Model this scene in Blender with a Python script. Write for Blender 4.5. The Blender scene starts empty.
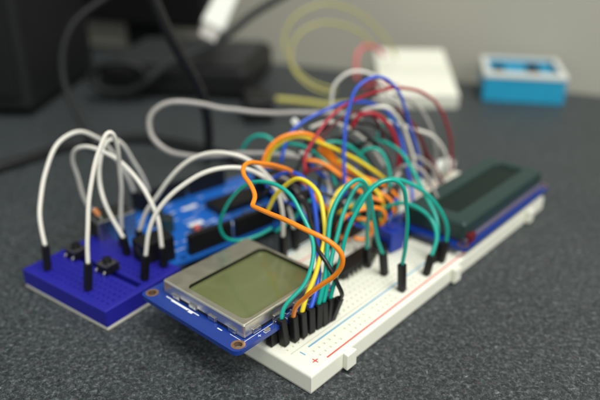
import bpy, bmesh, math, random
from mathutils import Vector, Matrix
random.seed(7)
MM = 0.001
S = bpy.context.scene
COL = S.collection
R = math.radians

# ------------------------------------------------------------------ camera
PITCH, CAMH, F = 25.26, 132.5, 643.0          # degrees, mm, focal length in pixels of a 600 px wide frame
cam_d = bpy.data.cameras.new('camera'); cam = bpy.data.objects.new('camera', cam_d); COL.objects.link(cam)
cam.location = (0, 0, CAMH*MM); cam.rotation_euler = (R(90-PITCH), 0, 0)
cam_d.sensor_width = 36; cam_d.lens = F/600*36
cam_d.clip_start = 0.005; cam_d.clip_end = 50
cam_d.dof.use_dof = True; cam_d.dof.focus_distance = 0.186; cam_d.dof.aperture_fstop = 6.4; cam_d.dof.aperture_blades = 7
S.camera = cam

# ------------------------------------------------------------------ light
w = bpy.data.worlds.new('World'); S.world = w; w.use_nodes = True
bg = w.node_tree.nodes['Background']; bg.inputs[0].default_value = (0.90, 0.96, 0.94, 1); bg.inputs[1].default_value = 0.62

def area(name, loc, target, sx, sy, power, color):
    d = bpy.data.lights.new(name, 'AREA'); d.shape = 'RECTANGLE'; d.size = sx; d.size_y = sy; d.energy = power; d.color = color
    o = bpy.data.objects.new(name, d); COL.objects.link(o); o.location = loc
    o.rotation_euler = (Vector(target)-Vector(loc)).to_track_quat('-Z', 'Y').to_euler()
area('ceiling_lamp', (0.35, -0.25, 1.4), (0.0, 0.25, 0), 0.8, 0.5, 19, (1.0, 0.98, 0.95))
area('side_fill', (0.55, -0.75, 0.75), (0.05, 0.2, 0), 0.7, 0.5, 6.5, (1.0, 0.97, 0.93))  # added camera-side fill, brightens the breadboard's side faces
S.view_settings.view_transform = 'Standard'; S.view_settings.look = 'None'
S.view_settings.exposure = 0.0; S.view_settings.gamma = 1
S.render.engine = 'CYCLES'

# ------------------------------------------------------------------ materials
def srgb(r, g, b):
    f = lambda c: (c/255/12.92) if c/255 <= 0.04045 else ((c/255+0.055)/1.055)**2.4
    return (f(r), f(g), f(b), 1)

def mat(name, col, rough=0.5, metal=0.0, var=0.10, scale=300, bump=0.0, bscale=1500, coat=0.0, sss=0.0, spec=0.5, rvar=0.1):
    m = bpy.data.materials.new(name); m.use_nodes = True
    N = m.node_tree.nodes; L = m.node_tree.links; p = N['Principled BSDF']
    tc = N.new('ShaderNodeTexCoord'); nz = N.new('ShaderNodeTexNoise'); nz.inputs['Scale'].default_value = scale; nz.inputs['Detail'].default_value = 4
    L.new(tc.outputs['Object'], nz.inputs['Vector'])
    mx = N.new('ShaderNodeMix'); mx.data_type = 'RGBA'
    mx.inputs[6].default_value = tuple(c*(1-var) for c in col[:3])+(1,)
    mx.inputs[7].default_value = tuple(min(1, c*(1+var)) for c in col[:3])+(1,)
    L.new(nz.outputs['Fac'], mx.inputs[0]); L.new(mx.outputs[2], p.inputs['Base Color'])
    mr = N.new('ShaderNodeMapRange'); mr.inputs['To Min'].default_value = max(0.02, rough-rvar); mr.inputs['To Max'].default_value = min(1, rough+rvar)
    L.new(nz.outputs['Fac'], mr.inputs['Value']); L.new(mr.outputs[0], p.inputs['Roughness'])
    p.inputs['Metallic'].default_value = metal; p.inputs['Coat Weight'].default_value = coat; p.inputs['Specular IOR Level'].default_value = spec
    if sss:
        p.inputs['Subsurface Weight'].default_value = sss; p.inputs['Subsurface Radius'].default_value = (0.002, 0.0015, 0.001)
    if bump:
        n2 = N.new('ShaderNodeTexNoise'); n2.inputs['Scale'].default_value = bscale; n2.inputs['Detail'].default_value = 3
        L.new(tc.outputs['Object'], n2.inputs['Vector'])
        b = N.new('ShaderNodeBump'); b.inputs['Strength'].default_value = bump; b.inputs['Distance'].default_value = 0.0002
        L.new(n2.outputs['Fac'], b.inputs['Height']); L.new(b.outputs[0], p.inputs['Normal'])
    return m

M = {}
M['cream'] = mat('cream_plastic', srgb(231, 231, 216), 0.42, var=0.02, scale=60, bump=0.05, sss=0.25)
M['white_plastic'] = mat('white_plastic', srgb(212, 214, 206), 0.45, var=0.03, scale=80)
M['white_tape'] = mat('white_foam_tape', srgb(205, 202, 190), 0.8, var=0.05)
M['blue_plastic'] = mat('royal_blue_plastic', srgb(24, 22, 140), 0.55, var=0.06, scale=120, bump=0.08)
M['pcb_blue'] = mat('blue_solder_mask', srgb(12, 50, 132), 0.32, var=0.12, scale=500, coat=0.3)
M['pcb_bright'] = mat('bright_blue_solder_mask', srgb(26, 96, 184), 0.35, var=0.15, scale=160, coat=0.3)
M['silk'] = mat('white_silkscreen', srgb(225, 228, 225), 0.6, var=0.05)
M['gold'] = mat('tinned_copper', srgb(190, 150, 120), 0.35, 0.9, var=0.15, scale=900)
M['nickel'] = mat('brushed_nickel', srgb(222, 217, 202), 0.36, 1.0, var=0.06, scale=250, bump=0.1, bscale=900)
M['steel'] = mat('bright_steel', srgb(190, 190, 186), 0.28, 1.0, var=0.1, scale=500)
M['lcd'] = mat('olive_lcd_glass', srgb(100, 105, 66), 0.14, var=0.10, scale=45, coat=0.5, rvar=0.03)
M['black'] = mat('black_plastic', srgb(17, 17, 18), 0.45, spec=0.35, var=0.2, scale=400, bump=0.1)
M['black_metal'] = mat('black_painted_metal', srgb(34, 56, 54), 0.34, var=0.15, scale=300, spec=0.4)
M['dark_glass'] = mat('dark_green_lcd_glass', srgb(2, 26, 21), 0.45, spec=0.3, var=0.15, scale=60, rvar=0.04)
M['grey_plastic'] = mat('grey_plastic', srgb(46, 49, 49), 0.55, var=0.1, scale=100)
M['charcoal'] = mat('charcoal_plastic', srgb(22, 24, 25), 0.6, spec=0.3, var=0.15, scale=60)
M['cyan'] = mat('cyan_blue_plastic', srgb(28, 148, 186), 0.45, var=0.1, scale=90)
M['trim_blue'] = mat('trimmer_blue_plastic', srgb(22, 52, 150), 0.4, var=0.1)
M['red_line'] = mat('red_print', srgb(226, 84, 78), 0.6, var=0.08, scale=900)
M['blue_line'] = mat('blue_print', srgb(84, 160, 196), 0.6, var=0.08, scale=900)
M['violet_grey'] = mat('violet_grey_plastic', srgb(96, 90, 112), 0.5, var=0.1)
M['tan'] = mat('tan_ceramic', srgb(196, 120, 60), 0.5, var=0.1)
WIRE = {'white': (214, 211, 200), 'teal': (0, 160, 142), 'orange': (242, 136, 20), 'yellow': (228, 204, 34), 'blue': (32, 80, 196),
        'black': (22, 22, 24), 'red': (160, 18, 40), 'maroon': (96, 18, 28), 'grey': (156, 152, 146), 'pink': (206, 96, 96), 'pale_yellow': (178, 172, 92)}
for k, c in WIRE.items():
    M['w_'+k] = mat(k+'_pvc_insulation', srgb(*c), 0.30, var=0.06, scale=150, bump=0.05)

# speckled desk laminate
def desk_mat():
    m = bpy.data.materials.new('speckled_charcoal_laminate'); m.use_nodes = True
    N = m.node_tree.nodes; L = m.node_tree.links; p = N['Principled BSDF']
    tc = N.new('ShaderNodeTexCoord')
    def noise(sc, det=4, rough=0.6, dist=0.0):
        n = N.new('ShaderNodeTexNoise'); n.inputs['Scale'].default_value = sc; n.inputs['Detail'].default_value = det
        n.inputs['Roughness'].default_value = rough; n.inputs['Distortion'].default_value = dist
        L.new(tc.outputs['Object'], n.inputs['Vector']); return n
    def ramp(src, stops):
        r = N.new('ShaderNodeValToRGB'); e = r.color_ramp.elements
        e[0].position, e[0].color = stops[0]; e[1].position, e[1].color = stops[-1]
        for s in stops[1:-1]:
            x = e.new(s[0]); x.color = s[1]
        L.new(src, r.inputs[0]); return r
    a = noise(680, 6, 0.8, 0.6)
    ra = ramp(a.outputs['Fac'], [(0.35, srgb(18, 22, 23)), (0.49, srgb(46, 52, 53)), (0.60, srgb(83, 89, 90)), (0.71, srgb(158, 160, 160))])
    b = noise(1500, 3, 0.6, 1.2)
    rb = ramp(b.outputs['Fac'], [(0.61, (0, 0, 0, 1)), (0.68, (1, 1, 1, 1))])
    mx = N.new('ShaderNodeMix'); mx.data_type = 'RGBA'; L.new(rb.outputs[0], mx.inputs[0]); L.new(ra.outputs[0], mx.inputs[6]); mx.inputs[7].default_value = srgb(108, 112, 116)
    c = noise(420, 3, 0.5)
    rc = ramp(c.outputs['Fac'], [(0.62, (0, 0, 0, 1)), (0.72, (0.5, 0.5, 0.5, 1))])
    mx2 = N.new('ShaderNodeMix'); mx2.data_type = 'RGBA'; L.new(rc.outputs[0], mx2.inputs[0]); L.new(mx.outputs[2], mx2.inputs[6]); mx2.inputs[7].default_value = srgb(90, 70, 76)
    d_ = noise(14, 5, 0.6, 0.8)
    rd = ramp(d_.outputs['Fac'], [(0.3, (0.82, 0.84, 0.85, 1)), (0.7, (1, 1, 1, 1))])
    mx3 = N.new('ShaderNodeMix'); mx3.data_type = 'RGBA'; mx3.blend_type = 'MULTIPLY'; mx3.inputs[0].default_value = 1.0
    L.new(mx2.outputs[2], mx3.inputs[6]); L.new(rd.outputs[0], mx3.inputs[7])
    L.new(mx3.outputs[2], p.inputs['Base Color'])
    p.inputs['Roughness'].default_value = 0.52; p.inputs['Specular IOR Level'].default_value = 0.4
    bp = N.new('ShaderNodeBump'); bp.inputs['Strength'].default_value = 0.2; bp.inputs['Distance'].default_value = 0.0003
    L.new(a.outputs['Fac'], bp.inputs['Height']); L.new(bp.outputs[0], p.inputs['Normal'])
    return m
M['desk'] = desk_mat()
M['wall'] = mat('beige_grey_paint', srgb(170, 167, 154), 0.85, var=0.04, scale=4)

# ------------------------------------------------------------------ helpers (all lengths in mm)
FWD = Vector((0, math.cos(R(PITCH)), -math.sin(R(PITCH)))); UP = Vector((0, math.sin(R(PITCH)), math.cos(R(PITCH)))); CAM = Vector((0, 0, CAMH))
def ray(x, y): return FWD+Vector((1, 0, 0))*((x-300)/F)-UP*((y-200)/F)
def atz(x, y, z=0.0):
    d = ray(x, y); return CAM+d*((z-CAMH)/d.z)
def aty(x, y, Y):
    d = ray(x, y); return CAM+d*(Y/d.y)

def tag(o, label=None, cat=None, group=None, kind=None):
    if label: o['label'] = label
    if cat: o['category'] = cat
    if group: o['group'] = group
    if kind: o['kind'] = kind
    return o

class MB:
    def __init__(s): s.v = []; s.f = []; s.sm = []
    def add(s, vs, fs, smooth=False):
        n = len(s.v); s.v += [tuple(v) for v in vs]; s.f += [tuple(i+n for i in f) for f in fs]; s.sm += [smooth]*len(fs); return s
    def box(s, x0, x1, y0, y1, z0, z1):
        return s.add([(x0,y0,z0),(x1,y0,z0),(x1,y1,z0),(x0,y1,z0),(x0,y0,z1),(x1,y0,z1),(x1,y1,z1),(x0,y1,z1)],
                     [(0,3,2,1),(4,5,6,7),(0,1,5,4),(1,2,6,5),(2,3,7,6),(3,0,4,7)])
    def obox(s, a, b, wx, wy, hint=Vector((0, 1, 0)), taper=1.0):
        a = Vector(a); b = Vector(b); d = (b-a).normalized(); x = d.cross(hint).normalized(); y = x.cross(d).normalized()
        vs = []
        for p, k in ((a, 1), (b, taper)):
            for sx, sy in ((-1,-1),(1,-1),(1,1),(-1,1)): vs.append(p+x*(sx*wx/2*k)+y*(sy*wy/2*k))
        return s.add(vs, [(0,1,2,3),(7,6,5,4),(0,4,5,1),(1,5,6,2),(2,6,7,3),(3,7,4,0)])
    def tube(s, pts, r, n=10, cap=True):
        pts = [Vector(p) for p in pts]; rr = r if isinstance(r, list) else [r]*len(pts)
        t = (pts[1]-pts[0]).normalized(); ref = Vector((0.3, 0.2, 1)) if abs(t.z) < 0.9 else Vector((1, 0, 0))
        x = t.cross(ref).normalized(); vs = []
        for i, p in enumerate(pts):
            t = (pts[min(i+1, len(pts)-1)]-pts[max(i-1, 0)]).normalized()
            x = (x-t*x.dot(t)).normalized(); y = t.cross(x)
            for k in range(n):
                a = 2*math.pi*k/n; vs.append(p+(x*math.cos(a)+y*math.sin(a))*rr[i])
        fs = [(i*n+k, i*n+(k+1)%n, (i+1)*n+(k+1)%n, (i+1)*n+k) for i in range(len(pts)-1) for k in range(n)]
        if cap: fs += [tuple(range(n))[::-1], tuple((len(pts)-1)*n+k for k in range(n))]
        return s.add(vs, fs, True)
    def cyl(s, x, y, z0, z1, r, n=24, r1=None):
        r1 = r if r1 is None else r1
        vs = [(x+r*math.cos(2*math.pi*k/n), y+r*math.sin(2*math.pi*k/n), z0) for k in range(n)]+[(x+r1*math.cos(2*math.pi*k/n), y+r1*math.sin(2*math.pi*k/n), z1) for k in range(n)]
        return s.add(vs, [(k,(k+1)%n,n+(k+1)%n,n+k) for k in range(n)]+[tuple(range(n))[::-1], tuple(range(n,2*n))])
    def rings(s, loops, smooth=False):
        n = len(loops[0]); vs = [p for l in loops for p in l]
        return s.add(vs, [(i*n+k, i*n+(k+1)%n, (i+1)*n+(k+1)%n, (i+1)*n+k) for i in range(len(loops)-1) for k in range(n)], smooth)
    def face(s, loop): return s.add(loop, [tuple(range(len(loop)))])
    def build(s, name, m, parent=None, off=None, bevel=0.0, seg=2, autosmooth=False):
        o_ = Vector(off) if off is not None else Vector((0, 0, 0))
        me = bpy.data.meshes.new(name); me.from_pydata([tuple((Vector(v)-o_)*MM) for v in s.v], [], s.f); me.materials.append(m)
        for p, k in zip(me.polygons, s.sm): p.use_smooth = k
        bm = bmesh.new(); bm.from_mesh(me); bmesh.ops.recalc_face_normals(bm, faces=bm.faces); bm.to_mesh(me); bm.free()
        o = bpy.data.objects.new(name, me); COL.objects.link(o)
        if parent: o.parent = parent
        if bevel:
            b = o.modifiers.new('bevel', 'BEVEL'); b.width = bevel*MM; b.segments = seg; b.limit_method = 'ANGLE'; b.angle_limit = R(40)
        return o

def rrect(x0, x1, y0, y1, r, z, n=6):
    out = []
    for cx, cy, a0 in ((x1-r, y1-r, 0), (x0+r, y1-r, 90), (x0+r, y0+r, 180), (x1-r, y0+r, 270)):
        for k in range(n+1):
            a = R(a0+90*k/n); out.append((cx+r*math.cos(a), cy+r*math.sin(a), z))
    return out

def empty(name, x, y, z=0, deg=0, **kw):
    o = bpy.data.objects.new(name, None); COL.objects.link(o); o.empty_display_size = 0.01
    o.location = (x*MM, y*MM, z*MM); o.rotation_euler = (0, 0, R(deg)); return o

def spline(pts, step=1.2):
    pts = [Vector(p) for p in pts]; P = [pts[0]*2-pts[1]]+pts+[pts[-1]*2-pts[-2]]; out = []
    for i in range(1, len(P)-2):
        p0, p1, p2, p3 = P[i-1:i+3]
        d = lambda a, b: max((b-a).length, 1e-3)**0.5
        t1 = d(p0, p1); t2 = t1+d(p1, p2); t3 = t2+d(p2, p3); n = max(2, int((p2-p1).length/step))
        for k in range(n):
            t = t1+(t2-t1)*k/n
            A1 = p0*((t1-t)/t1)+p1*(t/t1); A2 = p1*((t2-t)/(t2-t1))+p2*((t-t1)/(t2-t1)); A3 = p2*((t3-t)/(t3-t2))+p3*((t-t2)/(t3-t2))
            B1 = A1*((t2-t)/t2)+A2*(t/t2); B2 = A2*((t3-t)/(t3-t1))+A3*((t-t1)/(t3-t1))
            out.append(B1*((t2-t)/(t2-t1))+B2*((t-t1)/(t2-t1)))
    out.append(pts[-1]); 
    for _ in range(2):
        out = [out[0]]+[(out[i-1]+out[i]*2+out[i+1])/4 for i in range(1, len(out)-1)]+[out[-1]]
    return out

# ------------------------------------------------------------------ setting
EA, EB = Vector((-900, 938, 0)), Vector((520, 335, 0))     # far edge of the desk
d = (EB-EA).normalized(); nrm = Vector((-d.y, d.x, 0))
g = MB(); c0, c1 = EA-nrm*1500, EB-nrm*1500
vs = [c0, c1, EB, EA]
g.add([(v.x, v.y, -28) for v in vs]+[(v.x, v.y, 0) for v in vs], [(0,3,2,1),(4,5,6,7),(0,1,5,4),(1,2,6,5),(2,3,7,6),(3,0,4,7)])
tag(g.build('desk', M['desk'], bevel=1.5), kind='structure')
g = MB(); a, b = EA-d*600+nrm*25, EB+d*900+nrm*25
vs = [a, b, b+nrm*40, a+nrm*40]
g.add([(v.x, v.y, -400) for v in vs]+[(v.x, v.y, 900) for v in vs], [(0,3,2,1),(4,5,6,7),(0,1,5,4),(1,2,6,5),(2,3,7,6),(3,0,4,7)])
tag(g.build('wall', M['wall']), kind='structure')

# ------------------------------------------------------------------ breadboards
def board_body(name, m, parent, Lt, Wu, z0, H, holes, grooves, hs=0.95, depth=0.6, gdepth=2.6, lip=1.1):
    """holes: list of (t, u); a real relief: every contact hole and groove is recessed."""
    ts = sorted({round(t, 3) for t, u in holes}); us = sorted({round(u, 3) for t, u in holes})
    tl = [lip]+[x for t in ts for x in (t-hs/2, t+hs/2)]+[Lt-lip]
    ul = sorted([lip, Wu-lip]+[x for u in us for x in (u-hs/2, u+hs/2)]+[x for a, b in grooves for x in (a, b)])
    hset = {(round(t, 3), round(u, 3)) for t, u in holes}; nt, nu = len(tl)-1, len(ul)-1
    def dep(i, j):
        if not (0 <= i < nt and 0 <= j < nu): return 0
        tc, uc = (tl[i]+tl[i+1])/2, (ul[j]+ul[j+1])/2
        for a, b in grooves:
            if a < uc < b and 1 <= i < nt-1: return gdepth
        if (round(tc, 3), round(uc, 3)) in hset: return depth
        return 0
    D = [[dep(i, j) for j in range(nu)] for i in range(nt)]
    g = MB(); idx = {}; V = []; Fs = []
    def vid(x, y, z):
        k = (round(x, 3), round(y, 3), round(z, 3))
        if k not in idx: idx[k] = len(V); V.append(k)
        return idx[k]
    for i in range(nt):
        for j in range(nu):
            z = H-D[i][j]; x0, x1, y0, y1 = tl[i], tl[i+1], ul[j], ul[j+1]
            Fs.append((vid(x0,y0,z), vid(x1,y0,z), vid(x1,y1,z), vid(x0,y1,z)))
            if D[i][j]:
                for (di, dj, p, q) in ((1,0,(x1,y0),(x1,y1)),(-1,0,(x0,y1),(x0,y0)),(0,1,(x1,y1),(x0,y1)),(0,-1,(x0,y0),(x1,y0))):
                    ii, jj = i+di, j+dj; z2 = H-(D[ii][jj] if 0 <= ii < nt and 0 <= jj < nu else 0)
                    if z2 > z: Fs.append((vid(p[0],p[1],z), vid(q[0],q[1],z), vid(q[0],q[1],z2), vid(p[0],p[1],z2)))
    n = len(g.v); g.v += V; g.f += Fs; g.sm += [False]*len(Fs)
    def loop(o, z): return [(o,o,z),(Lt-o,o,z),(Lt-o,Wu-o,z),(o,Wu-o,z)]
    g.rings([loop(lip, H), loop(lip*0.6, H-lip*0.08), loop(lip*0.29, H-lip*0.29), loop(lip*0.08, H-lip*0.6), loop(0, H-lip), loop(0, z0+0.2), loop(0.3, z0)])
    g.face(loop(0.3, z0))
    return g.build(name, m, parent)

BX, BY, BA = 3.25, 146.0, 48.45
BH = 7.4
def board_frame(x, y, deg):
    c, s_ = math.cos(R(deg)), math.sin(R(deg))
    return lambda t, u, z: Vector((x+t*c-u*s_, y+t*s_+u*c, z))
FB = board_frame(BX, BY, BA)

def rail_t(L, n, pitch=2.54):
    m = (L-(n-1)*pitch)/2
    return [m+i*pitch for i in range(n)]

def big_breadboard(x, y, z, deg, ncol, L, W, H, label, name='breadboard', marks=True, tabs=(17, 82.5, 148)):
    root = empty(name, x, y, z, deg); tag(root, label, 'breadboard')
    ts = rail_t(L, ncol); h = []
    for t in ts:
        for k in range(5):
            h.append((t, W/2+3.81+2.54*k)); h.append((t, W/2-3.81-2.54*k))
    for i in range(2, ncol-2):
        if (i-2) % 6 != 5:
            for u in (4.4, 6.94, W-4.4, W-6.94): h.append((ts[i], u))
    board_body('body', M['cream'], root, L, W, 1.0, H, h, [(W/2-1.3, W/2+1.3), (10.9, 11.15), (W-11.15, W-10.9)])
    g = MB().box(0.6, L-0.6, 0.6, W-0.6, 0.0, 0.999); g.build('backing_tape', M['white_tape'], root)
    for t in tabs:
        g = MB(); zt = H-0.6
        g.add([(t-2.0, 0.05, 1.0), (t+2.0, 0.05, 1.0), (t+2.4, -2.0, 1.0), (t-2.4, -2.0, 1.0), (t-2.0, 0.05, zt), (t+2.0, 0.05, zt), (t+2.4, -2.0, zt), (t-2.4, -2.0, zt)],
              [(0,1,2,3),(4,7,6,5),(0,4,5,1),(1,5,6,2),(2,6,7,3),(3,7,4,0)])
        g.build('tab', M['cream'], root, bevel=0.35)
    if marks:
        for u, m in ((1.9, 'red_line'), (9.3, 'blue_line'), (W-9.3, 'red_line'), (W-1.9, 'blue_line')):
            MB().box(9.5, L-9.5, u-0.28, u+0.28, H+0.004, H+0.03).build('rail_line', M[m], root)
        for u, plus, m in ((3.6, True, 'red_line'), (8.6, False, 'blue_line'), (W-8.6, True, 'red_line'), (W-3.6, False, 'blue_line')):
            for tt in (6.0, L-6.0):
                g = MB(); g.box(tt-0.22, tt+0.22, u-1.1, u+1.1, H+0.004, H+0.03)
                if plus: g.box(tt-1.1, tt-0.22, u-0.22, u+0.22, H+0.004, H+0.03); g.box(tt+0.22, tt+1.1, u-0.22, u+0.22, H+0.004, H+0.03)
                g.build('plus_sign' if plus else 'minus_sign', M[m], root)
    return root
big_breadboard(BX, BY, 0, BA, 63, 165.1, 54.4, BH, 'long cream solderless breadboard with red and blue rail lines, carrying both screens')

# blue mini breadboard
MX, MY, MA, MH = -64.7, 177.1, 54.3, 7.9
FM = board_frame(MX, MY, MA)
root = empty('mini_breadboard', MX, MY, 0, MA); tag(root, 'small royal blue breadboard on white tape with two push buttons and white wires', 'breadboard')
h = [(17.5+s*(3.81+2.54*k), 3.18+2.54*i) for i in range(17) for k in range(5) for s in (-1, 1)]
# local x runs across (35 mm), local y along (47 mm): the groove runs along y
def transposed_body():
    o = board_body('body', M['blue_plastic'], root, 47, 35, 1.3, MH, [(u, t) for t, u in h], [(16.2, 18.8)], lip=0.5, hs=0.8, depth=0.6, gdepth=3.6)
    for v in o.data.vertices: v.co = (v.co.y, v.co.x, v.co.z)
    o.data.flip_normals(); return o
transposed_body()
MB().box(0.1, 35.2, 0.1, 47.2, 0, 1.299).build('backing_tape', M['white_tape'], root, bevel=0.2)

def push_button(t, u, label):
    p = FM(t, u, MH); b = empty('push_button', p.x, p.y, p.z, MA); tag(b, label, 'button', 'push buttons on the blue mini breadboard')
    g = MB().box(-3, 3, -3, 3, 0.2, 3.6); body = g.build('body', M['black'], b, bevel=0.25)
    g = MB().box(-2.75, 2.75, -2.75, 2.75, 3.601, 3.9); g.build('cover_plate', M['steel'], b, bevel=0.1)
    g = MB(); 
    for sx in (-1, 1):
        for sy in (-1, 1): g.cyl(sx*2.2, sy*2.2, 3.85, 4.15, 0.45, 12)
    g.build('rivets', M['black'], b)
    MB().cyl(0, 0, 3.9, 5.6, 1.75, 28, 1.65).build('plunger', M['black'], b, bevel=0.2)
    for sx in (-1, 1):
        for sy in (-1, 1):
            MB().tube([(sx*3.0, sy*2.2, 1.9), (sx*3.7, sy*2.2, 1.2), (sx*3.8, sy*2.2, -1.5)], 0.32, 6).build('leg', M['steel'], b)
push_button(17.6, 38.0, 'black square push button nearer the far left corner of the blue board')
push_button(17.6, 19.8, 'black square push button in the middle of the blue board, just behind an empty groove')

# ------------------------------------------------------------------ small LCD module (local x = t, y = u)
root = empty('lcd_module', BX, BY, 0, BA); tag(root, 'square olive green graphic screen in a nickel frame on a blue circuit board', 'screen')
PT0, PT1, PU0, PU1, PZ0, PZ1 = -14.0, 31.5, 16.0, 61.9, 13.9, 15.4
def pcb_with_holes(name, m, parent, x0, x1, y0, y1, z0, z1, holes, hr, r=2.2):
    me_g = MB(); lo = rrect(x0, x1, y0, y1, r, z0); hi = rrect(x0, x1, y0, y1, r, z1)
    me_g.rings([lo, hi]); me_g.face(hi); me_g.face(lo)
    o = me_g.build(name, m, parent)
    # real drilled holes via bmesh boolean-free approach: rebuild faces with a triangulated fill
    bm = bmesh.new(); ring_edges = {z0: [], z1: []}; tops = {}
    for z in (z0, z1):
        loops = [rrect(x0, x1, y0, y1, r, z)]+[[(hx+hr*math.cos(2*math.pi*k/24), hy+hr*math.sin(2*math.pi*k/24), z) for k in range(24)] for hx, hy in holes]
        allv = []
        for lp in loops:
            vv = [bm.verts.new(Vector(p)*MM) for p in lp]; allv.append(vv)
            for k in range(len(vv)): ring_edges[z].append(bm.edges.new((vv[k], vv[(k+1) % len(vv)])))
        tops[z] = allv
    for z in (z0, z1): bmesh.ops.triangle_fill(bm, edges=ring_edges[z], use_beauty=True)
    for a, b in zip(tops[z0], tops[z1]):
        for k in range(len(a)): bm.faces.new((a[k], a[(k+1) % len(a)], b[(k+1) % len(a)], b[k]))
    bmesh.ops.recalc_face_normals(bm, faces=bm.faces); bm.to_mesh(o.data); bm.free()
    return o
HOLES = [(-10.9, 18.6), (-10.9, 59.2), (28.6, 59.2)]
pcb = pcb_with_holes('circuit_board', M['pcb_blue'], root, PT0, PT1, PU0, PU1, PZ0, PZ1, HOLES, 1.35)
for hx, hy in HOLES:
    g = MB(); n = 28
    def cl(r, z): return [(hx+r*math.cos(2*math.pi*k/n), hy+r*math.sin(2*math.pi*k/n), z) for k in range(n)]
    g.rings([cl(1.3, PZ1+0.04), cl(2.15, PZ1+0.04), cl(2.15, PZ1-0.1), cl(1.3, PZ1-0.1), cl(1.3, PZ1+0.04)]); g.rings([cl(1.3, PZ1), cl(1.3, PZ0)])
    g.build('mounting_ring', M['gold'], root)
# bezel
b0, b1, c0_, c1_, zt, zb = -8.0, 30.0, 19.0, 56.8, 20.2, PZ1+0.25
g = MB(); o0, o1, q0, q1 = -5.8, 28.8, 20.6, 48.0
g.rings([rrect(b0, b1, c0_, c1_, 0.7, zb), rrect(b0, b1, c0_, c1_, 0.7, zt-0.5), rrect(b0+0.15, b1-0.15, c0_+0.15, c1_-0.15, 0.6, zt-0.15), rrect(b0+0.5, b1-0.5, c0_+0.5, c1_-0.5, 0.5, zt)])
g.rings([rrect(b0+0.5, b1-0.5, c0_+0.5, c1_-0.5, 0.5, zt), rrect(o0, o1, q0, q1, 2.6, zt), rrect(o0+0.05, o1-0.05, q0+0.05, q1-0.05, 2.5, zt-0.3)])
lipm = MB().rings([rrect(o0+0.06, o1-0.06, q0+0.06, q1-0.06, 2.5, zt-0.3), rrect(o0+0.1, o1-0.1, q0+0.1, q1-0.1, 2.5, zt-1.5)])
bez = g.build('bezel', M['nickel'], root)
lipm.build('shadow_lip', M['black'], bez)  # lip coloured black to paint in the shadow inside the frame opening
# clips and slots along the frame's sides
g = MB()
for y in (24, 33, 42, 50): g.box(b0-0.45, b0-0.02, y-1.6, y+1.6, zb-0.1, zb+1.5)
for x in (-3, 6, 15, 24): g.box(x-1.6, x+1.6, c0_-0.45, c0_-0.02, zb-0.1, zb+1.5)
g.build('clips', M['steel'], bez, bevel=0.12)
g = MB()
for y in (28.5, 37.5, 46.5): g.box(b0-0.06, b0+0.3, y-2.4, y+2.4, zb+0.1, zb+0.9)
for x in (1.5, 10.5, 19.5): g.box(x-2.4, x+2.4, c0_-0.06, c0_+0.3, zb+0.1, zb+0.9)
g.build('side_slots', M['black'], bez)
MB().box(b0+0.6, b1-0.6, c0_+0.6, c1_-0.6, zt-2.3, zt-1.4).build('glass', M['lcd'], root)
# silkscreen: outline round the frame and small marks by the pins
g = MB(); z0, z1 = PZ1+0.004, PZ1+0.03
g.box(b0-1.1, b0-0.95, c0_-0.9, 24, z0, z1); g.box(b0-1.3, b0-0.95, 38, 54, z0, z1); g.box(b0-0.95, b1+0.8, c0_-0.9, c0_-0.75, z0, z1)
g.box(b0-1.75, b0-1.3, 43, 51, z0, z1); g.box(b0-2.1, b0-1.3, 40.5, 42.4, z0, z1); g.box(b0-1.7, b0-1.3, 27, 29, z0, z1)
for k in range(8):
    x = 3.6+2.54*k
    g.box(x+1.6, x+1.75, 16.4, 17.5, z0, z1)
g.box(-1.6, 0.2, 17.3, 17.45, z0, z1); g.box(-1.6, 0.2, 16.35, 16.5, z0, z1); g.box(-1.75, -1.6, 16.35, 17.45, z0, z1); g.box(0.2, 0.35, 16.35, 17.45, z0, z1)
g.box(-4.4, -3.2, 16.85, 17.0, z0, z1); g.box(-3.87, -3.73, 16.35, 16.85, z0, z1); g.box(-3.87, -3.73, 17.0, 17.5, z0, z1)
g.build('printed_marks', M['silk'], root)
g = MB().box(1.5, 22.5, 17.2, 19.6, BH+0.3, PZ0-0.01); hd = g.build('pin_header', M['black'], root, bevel=0.2)
g = MB()
for k in range(8): g.box(2.8+2.54*k, 3.4+2.54*k, 17.4, 17.9, PZ0, PZ1+1.2)
g.build('pins', M['steel'], hd)
for x in (-1.5, 26.5):
    MB().box(x, x+2.0, 16.4, 17.4, PZ1, PZ1+0.7).build('surface_component', M['tan'] if x > 0 else M['steel'], root, bevel=0.1)
hd = MB().box(1.5, 22.5, 59.5, 61.8, BH-4.5, PZ0-0.01).build('pin_header', M['black'], root, bevel=0.2)

# ------------------------------------------------------------------ character LCD on the far half of the board
root = empty('character_display', BX, BY, 0, BA); tag(root, 'long dark character screen in a black metal frame on far end of breadboard', 'screen')
Z = 10.4
pcb_with_holes('circuit_board', M['pcb_blue'], root, 88.5, 168.0, -1.0, 35.0, Z, Z+1.6, [(91, 1.6), (165.5, 1.6), (91, 32.4), (165.5, 32.4)], 1.3)
g = MB(); x0, x1, y0, y1, zt = 91.5, 163.5, 2.0, 29.0, Z+10.0
MB().box(92.5, 162.5, 0.9, 30.5, Z+1.62, Z+3.4).build('backlight_frame', M['violet_grey'], root, bevel=0.3)
ox0, ox1, oy0, oy1 = 98.5, 158.5, 8.8, 22.0
g.rings([rrect(x0, x1, y0, y1, 0.8, Z+3.2), rrect(x0, x1, y0, y1, 0.8, zt-0.9), rrect(x0+0.9, x1-0.9, y0+0.9, y1-0.9, 0.7, zt), rrect(ox0, ox1, oy0, oy1, 1.6, zt), rrect(ox0+0.5, ox1-0.5, oy0+0.5, oy1-0.5, 1.4, zt-0.9)])
g.build('bezel', M['black_metal'], root)
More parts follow.
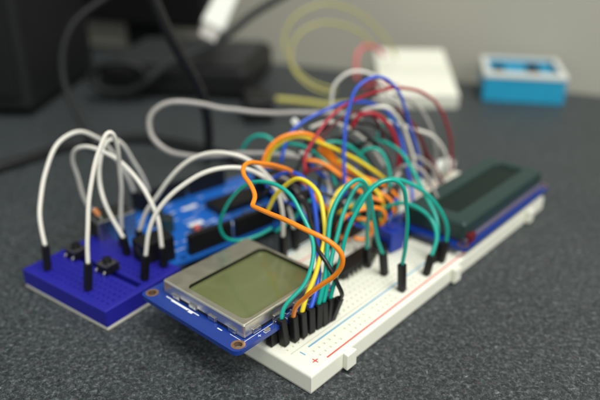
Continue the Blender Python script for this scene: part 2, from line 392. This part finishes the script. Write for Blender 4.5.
MB().box(x0+1, x1-1, y0+1, y1-1, zt-1.8, zt-0.8).build('glass', M['dark_glass'], root)
g = MB()
for k in range(16): g.cyl(98+2.54*k, 33.3, Z+1.6, Z+1.75, 0.85, 12)
g.build('solder_pads', M['gold'], root)
MB().box(96.5, 137.5, 32.1, 34.5, BH+0.2, Z-0.01).build('pin_header', M['black'], root, bevel=0.2)
for (cx, cy) in ((91, 1.6), (165.5, 1.6)):
    g = MB(); n = 24
    def cl(r, z): return [(cx+r*math.cos(2*math.pi*k/n), cy+r*math.sin(2*math.pi*k/n), z) for k in range(n)]
    g.rings([cl(1.3, Z+1.64), cl(2.3, Z+1.64)]); g.build('mounting_ring', M['gold'], root)
MB().box(93, 97.5, -0.2, 1.9, Z+1.62, Z+5.0).build('backlight_tab', M['w_maroon'], root, bevel=0.2)

# ------------------------------------------------------------------ microcontroller board
AX, AY, AA = -54.5, 205.5, 41.0
root = empty('microcontroller_board', AX, AY, 0, AA); tag(root, 'bright blue microcontroller board with black header sockets behind the small screen', 'circuit board')
Z = 4.0
pcb_with_holes('circuit_board', M['pcb_bright'], root, 0, 101, 0, 53, Z, Z+1.6, [(14, 2.5), (96, 2.5), (15, 50.5), (90, 50.5)], 1.6, 1.5)
T = Z+1.6
def sock(x0, x1, y0, n):
    s_ = MB().box(x0, x1, y0, y0+2.5, T, T+8.5).build('header_socket', M['black'], root, bevel=0.2)
    g = MB()
    for k in range(n): g.box(x0+1.27+2.54*k-0.4, x0+1.27+2.54*k+0.4, y0+0.8, y0+1.7, T+8.501, T+8.52)
    g.build('contacts', M['charcoal'], s_)
sock(17, 37, 1.2, 8); sock(39, 59, 1.2, 8); sock(61, 81, 1.2, 8)
sock(20, 45, 49, 10); sock(47, 67, 49, 8)
# power jack at the near left
g = MB().box(-2.0, 11.5, 3.0, 12.0, T, T+10.5); j = g.build('power_jack', M['black'], root, bevel=0.5)
g = MB(); g.tube([(-2.02, 7.5, T+5.5), (-1.2, 7.5, T+5.5)], 3.1, 20); g.build('jack_opening', M['charcoal'], j)
# usb socket
g = MB().box(-6, 10, 31, 43, T, T+10.8); u_ = g.build('usb_socket', M['steel'], root, bevel=0.4)
MB().box(-6.03, -5.5, 33, 41, T+1.5, T+9).build('socket_opening', M['black'], u_)
MB().box(45, 70, 22, 34, T, T+3.5).build('main_chip', M['black'], root, bevel=0.3)
MB().box(72, 88, 16, 34, T, T+9).build('terminal_block', M['black'], root, bevel=0.4)
for x, y in ((18, 12), (18, 20)): 
    c_ = MB().cyl(x+3, y+14, T, T+6.5, 3.1).build('capacitor', M['black_metal'], root, bevel=0.3)
    MB().cyl(x+3, y+14, T+6.501, T+6.6, 2.7).build('capacitor_top', M['steel'], c_)
MB().box(26, 31, 12, 17, T, T+3.2).build('reset_button', M['steel'], root, bevel=0.2)
MB().cyl(28.5, 14.5, T+3.2, T+4.2, 1.3).build('reset_cap', M['w_pink'], root)
g = MB(); z0, z1 = T+0.004, T+0.03
rr = random.Random(3)
for _ in range(95):
    x, y = rr.uniform(14, 96), rr.uniform(6, 47)
    l = rr.uniform(1, 4); g.box(x, x+l, y, y+0.35, z0+_*0.0004, z1+_*0.0004)
g.box(38, 56, 12, 14.5, z0, z1); g.box(30, 37, 22, 25, z0, z1); g.box(20, 60, 5.4, 5.8, z0, z1); g.box(36, 44, 38, 40, z0, z1)
g.build('printed_marks', M['silk'], root)
g = MB()
for _ in range(36):
    x, y = rr.uniform(30, 70), rr.uniform(8, 20)
    g.box(x, x+1.6, y, y+0.8, T, T+0.6+_*0.002)
g.build('surface_components', M['steel'], root)

# ------------------------------------------------------------------ parts plugged into the long breadboard
def chip(t, u, L, label, W=6.4):
    p = FB(t, u, BH); e = empty('chip', p.x, p.y, p.z, BA); tag(e, label, 'chip')
    b = MB().box(-L/2, L/2, -W/2, W/2, 0.8, 4.2).build('body', M['black'], e, bevel=0.25)
    MB().tube([(-L/2+0.3, 0, 4.18), (-L/2+0.3, 0, 4.26)], 0.9, 16).build('notch', M['charcoal'], b)
    n = int(L/2.54)
    for s in (-1, 1):
        for k in range(n):
            x = -L/2+1.27+(L-2.54*n)/2+2.54*k
            MB().box(x-0.3, x+0.3, s*(W/2+0.5)-0.15, s*(W/2+0.5)+0.15, -1.0, 2.5).build('leg', M['steel'], e)
chip(56, 27.2, 20, 'black chip astride the middle groove of the cream breadboard, beside the small screen')
chip(80, 27.2, 18, 'second black chip along the groove, in shade beneath the wires before the dark display')

def trimmer(px, py, label, Y=None):
    p = atz(px, py, BH); e = empty('trimmer', p.x, p.y, BH, BA-8); tag(e, label, 'trimmer')
    b = MB().box(-3.8, 3.8, -3.8, 3.8, 0.4, 9.0).build('body', M['trim_blue'], e, bevel=0.3)
    k = MB().cyl(0, 0, 9.0, 9.8, 2.2).build('dial', M['trim_blue'], e, bevel=0.2)
    MB().box(-1.7, 1.7, -0.3, 0.3, 9.801, 9.83).build('slot', M['black'], k)
    for x in (-2.5, 0, 2.5): MB().cyl(x, 0, -2, 0.4, 0.3, 8).build('pin', M['steel'], e)
trimmer(390, 248, 'square blue trimmer knob component under the green wires on the breadboard')

def module(t, u, w1, w2, h, label, rot=0):
    p = FB(t, u, BH); e = empty('header_block', p.x, p.y, p.z, BA+rot); tag(e, label, 'connector')
    b = MB().box(-w1/2, w1/2, -w2/2, w2/2, 0.2, h).build('body', M['black'], e, bevel=0.3)
    g = MB(); n = int(w1/2.54)
    for k in range(n):
        x = -w1/2+1.27+(w1-2.54*n)/2+2.54*k; g.box(x-0.35, x+0.35, -0.35, 0.35, h, h+0.03)
    g.build('contacts', M['charcoal'], b)
module(70, 44, 24, 5, 11, 'long black header block on the left side of the breadboard under the orange wires')
module(97, 44, 16, 8, 12, 'tall black block on breadboard left of the dark display')

# resistor standing at the back of the blue board
def resistor(a, b, label, h=4):
    a, b = Vector(a), Vector(b); e = empty('resistor', a.x, a.y, a.z); tag(e, label, 'resistor')
    d_ = b-a; p = [a, a+Vector((0, 0, h)), a+d_*0.25+Vector((0, 0, h+1.0)), a+d_*0.75+Vector((0, 0, h+1.0)), b+Vector((0, 0, h)), b]
    MB().tube(spline(p, 0.5), 0.28, 8).build('lead', M['steel'], e, off=a)
    q = [a+d_*t+Vector((0, 0, h+1.0)) for t in (0.28, 0.32, 0.42, 0.5, 0.58, 0.68, 0.72)]
    MB().tube(q, [0.7, 1.15, 0.95, 0.95, 0.95, 1.15, 0.7], 12).build('body', M['tan'], e, off=a)
resistor(aty(92, 214, 226), aty(104, 229, 224), 'tan resistor with bent leads behind the blue breadboard', 3)
resistor(FB(64, 33, BH), FB(64, 44, BH), 'tan resistor lying across holes amid the tangle of wires')

# ------------------------------------------------------------------ jumper wires
G = 'jumper wires'
def wire(col, label, pts, A, B, r=0.7, bulge=0.0, ncol='black', hl=None, group=G, name='jumper_wire', hw=2.45, metal=False):
    """pts: the wire's course as seen; A, B: (px, py, z) foot of the plug on a surface, or a plain depth Y."""
    fa = atz(A[0], A[1], A[2]) if isinstance(A, tuple) else None
    fb = atz(B[0], B[1], B[2]) if isinstance(B, tuple) else None
    Y0 = fa.y if fa else A; Y1 = fb.y if fb else B
    L = [0]
    for i in range(1, len(pts)): L.append(L[-1]+math.hypot(pts[i][0]-pts[i-1][0], pts[i][1]-pts[i-1][1]))
    P = []
    for i, p in enumerate(pts):
        s = L[i]/L[-1]; e_ = s*s*(3-2*s)*0.4+s*0.6
        q = aty(p[0], p[1], Y0+(Y1-Y0)*e_+bulge*math.sin(math.pi*s))
        if q.z < 1.2: q.z = 1.2
        P.append(q)
    base = fa or fb or P[0]
    C_ = spline(P); ph = [random.uniform(0, 6.28) for _ in range(6)]; n_ = len(C_)
    for i in range(2, n_-2):
        k_ = min(1, i/12, (n_-1-i)/12)*0.15; q_ = i*1.2
        C_[i] += Vector((math.sin(q_/5.1+ph[0])+0.5*math.sin(q_/2.3+ph[1]), math.sin(q_/6.3+ph[2]), math.sin(q_/4.4+ph[3])+0.5*math.sin(q_/2.0+ph[4])))*k_
    if not fa and not fb:
        o = MB().tube(C_, r, 12).build(name, M['w_'+col], off=base); o.location = base*MM; return tag(o, label, 'wire', group)
    e = empty(name, base.x, base.y, base.z); tag(e, label, 'wire', group)
    MB().tube(C_, r, 12).build('wire', M['w_'+col], e, off=base)
    for foot, top in ((fa, P[0]), (fb, P[-1])):
        if foot is None: continue
        dv = (top-foot).normalized(); g = MB()
        foot = foot+dv*0.25
        g.obox(foot, top+dv*0.8, hw, hw, Vector((math.sin(R(BA+random.uniform(-15, 15))), -math.cos(R(BA)), 0)))
        hs_ = g.build('plug', M['black'] if ncol == 'black' else M['white_plastic'], e, off=base, bevel=0.3, seg=2)
        MB().tube([foot-dv*2.5, foot+dv*0.5], 0.32, 6).build('pin', M['steel'], hs_, off=base)
    return e

# white wires on the blue board
wire('white', 'leftmost white wire, arching up from the left corner of the blue breadboard', [(45.5,247),(42,232),(40,211),(43,183),(51,155),(64,137.5),(80,131),(96,137),(109,149),(121,166),(130,181),(134,193)], (47.5,270,MH), (137,209,8), r=0.8)
wire('white', 'tall narrow white loop rising beside the front push button', [(88,265),(87,240),(88,217),(92,180),(99,150),(106,133),(111,131.5),(116,140),(119.5,163),(121,190),(121,215),(121.5,231)], (88,290,MH), (123,246,MH), r=0.8)
wire('white', 'white wire sloping from far back of blue board to its right corner', [(94,216),(85.6,201),(77.5,178),(72.5,160),(75,149.5),(85.6,146),(102,151),(120,162),(136,178),(150,199),(158,220),(162,249)], (94,233,3), (164,267,MH), r=0.8)
wire('white', 'white wire leaning across the tall loop towards the circuit board', [(124,239),(112,218),(104,200),(100,180),(99.5,160),(104,144),(111,139),(121,143),(134,161),(144,180),(149,193)], (127.5,255,MH), (151,206,10), r=0.75)
wire('white', 'upper of the two white arches from blue board over the circuit board', [(139,232),(145,215),(156,197),(177.5,170),(199,155.5),(219,152.5),(241,157),(263,171),(278,188),(289,208),(294,230)], (140,246,MH), (296,249,8), r=0.8)
wire('white', 'lower of the two white arches from blue board over the circuit board', [(145.5,257),(149,232),(157,212),(178,188),(199.5,175),(223,168),(246,169),(264,177),(277,192),(283,215),(283,238)], (144.5,280,MH), (283.5,257,10), r=0.8)
wire('grey', 'long pale cable looping wide to the left behind the white arches', [(372,128),(345,114),(320,113),(300,113),(259,112.5),(224,108.5),(200,103.5),(182,102),(162,105),(150,117),(151,134),(160,146),(170,152),(192.5,156),(220,155.5),(248,153),(278,155),(300,158)], 275.0, 238.0, r=1.15, bulge=15, name='cable')

# wires plugged in a row in front of the small screen
ROW = 'row of wires plugged in along the small screen'
wire('teal', 'green wire nearest the viewer in its row, looping back over the circuit board', [(281.5,321),(283,309),(291,299),(305,284),(312.5,266),(314,247),(309,229),(301,213),(291,196),(275,185),(257,181.5),(243,186.5),(230,199.5),(223,213),(220,227),(226,238),(239,241),(257,236),(272,228)], (285,345,BH), 216.0, r=0.68, group=ROW)
wire('orange', 'bright orange wire kinked sharply above the small screen', [(293,318),(296,306),(305,298),(320,286.5),(335,276),(342.5,264),(341,252),(329,241.5),(309,231),(286,220.5),(262,210),(252,206),(251.3,204.5),(255,198),(251.5,186),(244,175),(243.5,166),(250,162),(270,165),(291,171),(310,186)], (295,341,BH), 226.0, r=0.74, bulge=-34, group=ROW)
wire('yellow', 'clear yellow wire between the orange and blue ones in the row', [(301.5,314),(307,295),(315,277.5),(321,255),(324.5,232),(323,210),(319,194),(311,184.5),(300,179),(286,184.5),(275,196),(267,212)], (303,337,BH), 205.0, r=0.76, group=ROW)
wire('blue', 'bright blue wire between yellow and green ones in the row', [(310,310),(315,295.5),(319,277.5),(318.5,255),(316.6,230),(314,204),(308,182),(295,172.5),(280,175),(265,184)], (310.5,332.5,BH), 222.0, r=0.76, group=ROW)
wire('teal', 'green wire just right of the blue one in its row, arching to a shaded plug', [(318,306),(322,290),(326,268),(328,242),(331,217.5),(340,195),(351,182),(361,179),(368,190),(373,212),(377,238),(383,255)], (317.5,328,BH), (384.5,275,BH), r=0.76, group=ROW)
wire('teal', 'second green wire right of the blue one, thin arch to plug left of others', [(323,304),(328,282),(332,258),(337,234),(343,214),(353,192),(361,184),(366,192),(368,212),(367,235),(367,250)], (323.5,325,BH), (368,267,BH), r=0.76, group=ROW)
wire('teal', 'green wire making the largest arch and ending on the clear strip of the board', [(330,300),(336,276),(345,240),(356,213),(367,194),(380.5,182),(394,179),(403,187.5),(407.5,215),(406,241),(402,266)], (327.5,322,BH), (402,291,BH), r=0.68, group=ROW)
wire('black', 'short black wire with a leaning plug at the end of the row', [(338.5,300),(343,296),(338.5,286),(329,267),(320.5,254),(315.5,244),(311,225),(306,206),(297,196)], (330.5,320,BH), 205.0, r=0.72, bulge=-12, group=ROW)

RG = 'green wires ending on the near rail'
wire('teal', 'green wire ending rightmost of all on the rail by the dark display', [(352,212),(362,197),(376,184),(394,179),(416,186),(436,204),(447,226),(446,243)], 200.0, (441,262,BH), r=0.76, group=RG)
wire('teal', 'low green wire bending down to the rail left of two close plugs', [(376,222),(384,209),(396,204),(412,205),(429,217),(437,236),(431,257)], 225.0, (426,275,BH), r=0.76, group=RG)
wire('teal', 'high green wire dropping steeply behind the others to the rail', [(345,150),(357,144),(371,141),(386,142),(402,154),(415,176),(428,199),(437,222),(437,243)], 262.0, (434,262,BH), r=0.76, group=RG)

TG = 'wires in the tangle over the breadboard'
def tw(col, label, pts, A, B, r=0.68, bulge=0, **k): wire(col, label, pts, A, B, r=r, bulge=bulge, group=TG, **k)
tw('blue', 'bright blue wire making the tallest narrow arch of the tangle', [(345,196),(344,170),(344.5,142),(348,112),(356,88),(372,77),(388,80),(400,95),(409,124),(417,149),(421,178)], 228.0, 262.0)
tw('blue', 'dark blue wire sloping up from the left of the tangle', [(281,163),(285,146),(296,127),(316,114.5),(338,105),(366,102),(384,110),(396,128),(404,150)], 236.0, 268.0)
tw('red', 'red wire arching highest and falling at the far right of the tangle', [(306,172),(304,160),(313,140),(331,117),(354,100),(379,91),(402,88),(421,92),(437,104),(446,122),(451,146),(452,170)], 226.0, 285.0)
tw('maroon', 'dark red wire arching low beside the black ones', [(300,185),(312,158),(322,138),(340,120),(358,112),(372,115),(380,128),(384,150)], 235.0, 258.0)
tw('red', 'thick bright red wire curving down in the middle of the tangle', [(352,128),(358,116),(372,113),(387,124),(396,142),(399,160),(394,182)], 248.0, 252.0, r=0.95)
tw('white', 'white wire arching behind the tall blue one', [(330,122),(331,102),(335,85),(346,74),(360,71),(374,76),(386,92),(398,110)], 285.0, 290.0, r=0.8)
tw('white', 'white wire curving to the right end of the tangle', [(375,120),(396,124),(412,129.5),(428,133),(440,144),(446,160),(444,178)], 258.0, 278.0, r=0.85)
tw('grey', 'grey wire falling steeply right of the thick red one', [(372,100),(390,100),(404,112),(413,134),(421,158),(425,180)], 268.0, 268.0, r=0.9)
tw('grey', 'second grey wire, further right, near the dark display', [(392,94),(410,100),(424,114),(433,136),(436,160),(431,182)], 282.0, 276.0, r=0.8)
tw('white', 'pale wire bending low across the front of the grey ones', [(352,118),(370,108),(388,108),(400,120),(408,140),(414,165),(415,185)], 255.0, 258.0, r=0.8)
tw('teal', 'short green wire standing upright behind the thick red one', [(376,146),(379,132),(385,122),(392,118),(400,122)], 262.0, 270.0)
tw('teal', 'green wire arching over the orange bundle', [(312,150),(322,144),(338,142),(352,148),(362,157),(372,170)], 240.0, 244.0)
tw('teal', 'green wire coil at the far left of the tangle', [(240,156),(246,143),(256,136),(268,137),(276,146),(275,158)], 262.0, 255.0, r=0.8)
tw('orange', 'orange wire rising at the left edge of the tangle', [(262,176),(263,162),(270,147),(284,136),(300,133),(318,139),(334,156),(350,172),(372,184)], 226.0, 240.0, r=0.75)
tw('yellow', 'yellow wire lying on top of the orange bundle', [(266,166),(272,150),(286,140),(302,136.5),(327,145),(356,160),(376,172),(386,180)], 230.0, 238.0, r=0.72)
tw('orange', 'orange wire in the middle of the bundle, sloping right', [(320,144),(330,158),(346,170),(372,180),(388,188),(398,198)], 236.0, 236.0, r=0.78)
tw('orange', 'lowest orange wire of the bundle, ending beside the blue trimmer', [(318,148),(332,166),(352,182),(374,190),(392,202),(394,214)], 238.0, 230.0, r=0.75)
tw('orange', 'orange wire looping low behind the green arches', [(338,232),(340,222),(350,213),(366,209),(380,208),(386,216),(380,226)], 214.0, 222.0, r=0.75)
tw('orange', 'orange wire crossing under the two white arches', [(258,166),(272,166),(288,171),(304,182),(318,200),(332,214)], 225.0, 220.0, r=0.75)
tw('yellow', 'short yellow wire standing between blue and green wires', [(329,226),(330,212),(334,198),(342,188),(352,184)], 210.0, 222.0, r=0.75)
tw('black', 'black wire arching over the left of the tangle', [(290,190),(296,172),(310,150),(328,138),(346,138),(362,150),(374,168)], 232.0, 250.0)
tw('black', 'black wire weaving through the middle of the tangle', [(304,168),(318,152),(338,148),(356,158),(370,176),(376,200)], 244.0, 240.0)
tw('black', 'black wire falling behind the green arches to the board', [(352,150),(372,140),(386,150),(392,172),(388,200),(386,224)], 248.0, (388,240,BH))
tw('blue', 'short blue wire low among the black ones', [(308,160),(318,172),(332,180),(346,178),(356,168)], 236.0, 240.0)
tw('teal', 'green wire low behind the arches, beside the trimmer', [(352,200),(358,214),(366,228),(376,232),(384,222)], 228.0, 226.0)
tw('teal', 'green wire curving low under the white arches', [(275,232),(286,224),(296,216),(304,204),(318,198)], 220.0, 226.0)
tw('maroon', 'brown red wire standing at the right of the tangle', [(424,180),(426,160),(422,140),(414,124),(402,116)], 272.0, 276.0)
tw('grey', 'dull grey wire hanging by the corner of the dark display', [(440,186),(434,170),(420,158),(408,156),(398,164)], 262.0, 258.0, r=0.8)
tw('white', 'white wire with white plug lying in the tangle', [(300,152),(312,158),(324,170),(330,190),(328,206)], 246.0, 232.0, ncol='white', r=0.8)
tw('black', 'thin black wire rising left of the tall blue arch', [(318,190),(322,172),(332,156),(340,140),(352,130),(366,134),(378,150)], 240.0, 252.0)
tw('black', 'black wire drooping behind the orange kink', [(262,196),(272,186),(286,182),(298,188),(306,200),(312,216)], 222.0, 216.0)
tw('black', 'black wire crossing just above the yellow one', [(286,206),(296,196),(312,190),(330,196),(344,206),(356,222)], 218.0, 216.0)
tw('maroon', 'dark red wire threading under the orange bundle', [(300,176),(320,168),(342,178),(360,194),(380,200),(398,190)], 232.0, 240.0)
tw('grey', 'grey wire bowed low between the green arches and the display', [(392,176),(402,166),(416,166),(426,176),(434,190),(440,206)], 246.0, 240.0)
tw('blue', 'blue wire falling behind the thick red one to the rail', [(388,112),(398,128),(404,150),(408,172),(412,196),(414,216)], 262.0, 240.0)
tw('white', 'white wire sloping behind the yellow and orange bundle', [(310,128),(330,122),(352,130),(370,146),(384,166)], 256.0, 256.0, r=0.8)
tw('orange', 'orange wire curling tight behind the green arches, next to the trimmer', [(346,236),(350,224),(360,218),(370,222),(372,232),(364,240),(354,238)], 220.0, 218.0, r=0.75)
tw('yellow', 'yellow wire bent low behind the tight orange curl', [(338,214),(350,206),(364,206),(376,214),(384,226)], 226.0, 226.0)
tw('teal', 'green wire from far left of tangle passing under the dark blue one', [(272,150),(286,144),(302,146),(318,154),(330,168),(336,186)], 244.0, 232.0)
tw('teal', 'green wire falling just left of the thick red one', [(356,158),(368,148),(380,150),(388,164),(390,184),(386,204)], 240.0, 232.0)
tw('blue', 'dark blue wire bent down between orange kink and yellow arch', [(262,178),(270,190),(280,200),(292,204),(302,212),(308,224)], 226.0, 212.0)
tw('black', 'thick black wire along the back of the tangle', [(300,150),(318,132),(340,122),(364,122),(386,134),(402,156),(410,182)], 262.0, 256.0, r=0.9)
tw('black', 'black wire curving close behind the green plugs on the board', [(336,206),(348,196),(362,196),(374,208),(378,226),(372,244)], 226.0, 216.0)
tw('black', 'black wire hanging at the back right of the tangle', [(384,120),(400,118),(414,128),(424,146),(430,166),(428,184)], 272.0, 264.0, r=0.8)
tw('orange', 'orange wire bridging the two bundles, above the lowest orange one', [(306,160),(320,162),(336,172),(352,186),(368,196),(384,202)], 234.0, 228.0, r=0.75)
tw('yellow', 'yellow wire half hidden under the orange bundle, dropping to the board', [(322,152),(338,160),(356,172),(372,186),(382,200),(384,216)], 238.0, 228.0, r=0.72)
tw('maroon', 'dark red wire crossing in front of the grey ones at the right', [(396,108),(408,118),(418,134),(426,152),(436,170),(444,184)], 266.0, 262.0)
tw('grey', 'grey wire low at the left, between the white arches and orange kink', [(266,182),(276,176),(288,180),(298,192),(304,208),(306,224)], 230.0, 218.0)
tw('white', 'white wire dipping behind the lowest orange wire', [(330,196),(344,202),(360,204),(376,198),(390,186),(400,172)], 232.0, 246.0, r=0.75)
tw('blue', 'thin blue wire low on the board left of the trimmer', [(344,214),(354,224),(368,228),(382,224),(392,212),(396,198)], 222.0, 232.0, r=0.6)
# loose plugs and header pieces seen among the wires
for (x, y, Y, dx, dy, label) in ((289,155,246,9,3,'white plug lying left in the tangle, beneath the orange wire'), (296,123,262,5,7,'white plug standing at the back left of the tangle'),
                          (346,130,262,10,3,'white plug in the middle of the tangle near the red wire')):
    a_, b_ = aty(x-dx/2, y-dy/2, Y), aty(x+dx/2, y+dy/2, Y-3)
    e = empty('wire_plug', a_.x, a_.y, a_.z); tag(e, label, 'plug', 'loose white plugs')
    MB().obox(a_, b_, 2.5, 2.5).build('housing', M['white_plastic'], e, off=a_, bevel=0.4)
    MB().tube([b_, b_+(b_-a_).normalized()*4], 0.35, 8).build('pin', M['steel'], e, off=a_)

# ------------------------------------------------------------------ things further back
# pale breadboard block at the back
p = atz(380, 109, 0)
root = big_breadboard(54.5, 430, 0, -4, 20, 54, 84, 11, 'pale breadboard at the back of the desk, out of focus behind the tangle', marks=False, tabs=())
root.rotation_euler = (R(9), 0, R(-3))
# cyan and white open box
root = empty('open_box', 130.0, 446, 0, -12); tag(root, 'small bright blue box with white rim and blue contents at the back right', 'box')
Lx, Ly, Hz = 55, 58, 21
g = MB(); w_ = 3.0
o_ = lambda k, z: [(k,k,z),(Lx-k,k,z),(Lx-k,Ly-k,z),(k,Ly-k,z)]
g.rings([o_(0.8, 0), o_(0, 1), o_(0, Hz-3), o_(w_, Hz-3), o_(w_, 2)]); g.face(o_(0.8, 0)); g.face(o_(w_, 2)); g.build('tray', M['cyan'], root, bevel=0.4)
g = MB(); i_ = lambda a, b, z: [(a,b,z),(Lx-a,b,z),(Lx-a,Ly-a,z),(a,Ly-a,z)]
g.rings([i_(-0.6, -0.6, Hz-3), i_(-0.6, -0.6, Hz-0.8), i_(3.6, 5.5, Hz-0.2), i_(3.6, 5.5, Hz-2.6), i_(-0.6, -0.6, Hz-3)]); g.build('rim', M['white_plastic'], root)
MB().box(w_+0.2, Lx-w_-0.2, 10.5, Ly-4, 2.1, Hz-5).build('insert', M['cyan'], root, bevel=0.6)
g = MB(); g.box(8, 15, 18, 40, Hz-4.99, Hz-3); g.box(32, 40, 14, 44, Hz-4.99, Hz-2.5); g.build('contents', M['charcoal'], root, bevel=0.4)

# yellow loops at the back
BG = 'loose wires by the pale breadboard'
wire('pale_yellow', 'outer pale yellow loop rising from the pale breadboard', [(396,58),(388,42),(372,24),(350,9),(328,4),(306,9),(290,22),(284,38),(287,56),(298,72),(316,84),(336,90)], 470.0, 430.0, r=0.85, group=BG)
wire('pale_yellow', 'inner pale yellow loop behind the tangle', [(372,44),(356,30),(338,24),(316,24),(300,33),(291,50),(292,66),(302,80),(318,90),(334,94)], 455.0, 420.0, r=0.85, group=BG)
wire('pale_yellow', 'thick pale yellow wire lying low behind the tangle', [(276,99),(296,101),(314,103),(330,105),(350,104)], 400.0, 392.0, r=1.9, group=BG)
wire('pink', 'faint red wire bent beside the pale breadboard', [(357,80),(356,66),(357,54),(364,47),(376,48),(384,56)], 420.0, 440.0, r=1.3, group=BG)
wire('red', 'red wire lying over the front of the pale breadboard', [(362,88),(372,84),(386,84),(398,88)], 400.0, 405.0, r=1.2, group=BG)

# black cables on the left
def cable(col, label, P, r, name='power_cable', pre=True):
    P = [Vector(p) for p in P]; a_ = P[0]; e = MB().tube(spline(P, 4), r, 14).build(name, M['w_'+col] if 'w_'+col in M else M[col], off=a_)
    e.location = a_*MM; tag(e, label, 'cable', 'cables at the back left')
cable('black', 'thick black cable dropping from the top edge to the desk behind the white arches', [aty(x, y, Y) for x, y, Y in ((143,-30,300),(152,-5,300),(163,22,303),(180,55,308),(196,82,314),(206,110,320),(209,135,322),(208,160,322))], 2.6)
cable('charcoal', 'dim grey cable making a tall loop at the far left', [aty(x, y, Y) for x, y, Y in ((120,-12,400),(96,4,390),(74,22,380),(63,48,372),(63,78,365),(72,105,358),(86,130,350),(100,150,345))], 1.9)
cable('black', 'black cable lying flat on the desk at the far left', [atz(x, y, 3) for x, y in ((-60,182),(-10,170),(30,158),(62,147),(95,140),(140,138),(190,146),(240,160))], 2.8)
cable('charcoal', 'coiled dark cable in front of the low grey topped box', [aty(x, y, 438+k*0.6) for k, (x, y) in enumerate([(118+33*math.cos(a/9*2*math.pi)*(1-a*0.012), 77+15*math.sin(a/9*2*math.pi)) for a in range(20)])], 2.4)
cable('grey_plastic', 'thin grey cable running from the white connector down to the left', [aty(x, y, 446) for x, y in ((300,-14),(276,0),(250,16),(226,36),(200,50),(170,62),(145,82),(120,98))], 2.6)
# white connector
a_, b_ = aty(211, 30, 452), aty(230, -10, 480)
e = empty('white_connector', a_.x, a_.y, a_.z); tag(e, 'blurred white connector held up at the top of a grey cable', 'connector')
MB().obox(a_, b_, 17, 12, taper=0.9).build('housing', M['white_plastic'], e, off=a_, bevel=2.5, seg=3)
MB().obox(a_-(b_-a_).normalized()*10, a_+(b_-a_).normalized()*0.5, 12, 7).build('metal_plug', M['w_grey'], e, off=a_, bevel=0.5)
# dark case at the back left
e = empty('computer_case', -520, 425, 0, -3); tag(e, 'dark computer case standing at the far left of the desk', 'computer')
MB().box(0, 345, 0, 120, 4, 330).build('body', M['charcoal'], e, bevel=4)
MB().box(6, 339, -3, -0.02, 14, 322).build('front_panel', M['black'], e, bevel=2)
for x in (25, 320): MB().cyl(x, 60, 0, 4, 10).build('foot', M['black'], e)
# monitor at the back, its lower edge in the frame
e = empty('monitor', -112, 590, 0, -22); tag(e, 'black monitor whose lower edge shows at the top left', 'monitor')
MB().box(-330, 40, -14, 6, 28, 300).build('screen', M['black'], e, bevel=4)
MB().box(-60, -20, 6, 18, 0, 120).build('stem', M['charcoal'], e, bevel=3)
e = empty('docking_station', -148, 462, 0, -9); tag(e, 'low dark box with grey top behind the coiled cable', 'box')
MB().box(0, 112, 0, 96, 1, 23).build('body', M['black'], e, bevel=5, seg=4)
MB().box(5, 107, 5, 91, 23.01, 25).build('top_cover', M['grey_plastic'], e, bevel=0.9)
# dark block behind the tangle
p = atz(246, 125, 0); e = empty('plug_block', p.x, p.y, 0, 10); tag(e, 'small black plug block on desk left of the yellow wire', 'plug')
MB().box(0, 18, 0, 30, 0, 16).build('body', M['black'], e, bevel=2)
MB().tube([(9, 30, 8), (9, 46, 8)], 3, 14).build('strain_relief', M['black'], e)
# white round plug near the display
p = atz(441, 180, 6); e = empty('barrel_plug', p.x, p.y, 0, 30); tag(e, 'small white plug on the breadboard at the corner of the dark display', 'plug')
MB().tube([(-7, 0, BH+6), (5, 0, BH+6)], [3.2, 3.6], 20).build('body', M['white_plastic'], e, bevel=0.5)
MB().tube([(5, 0, BH+6), (9, 0, BH+6)], 1.4, 14).build('tip', M['steel'], e)
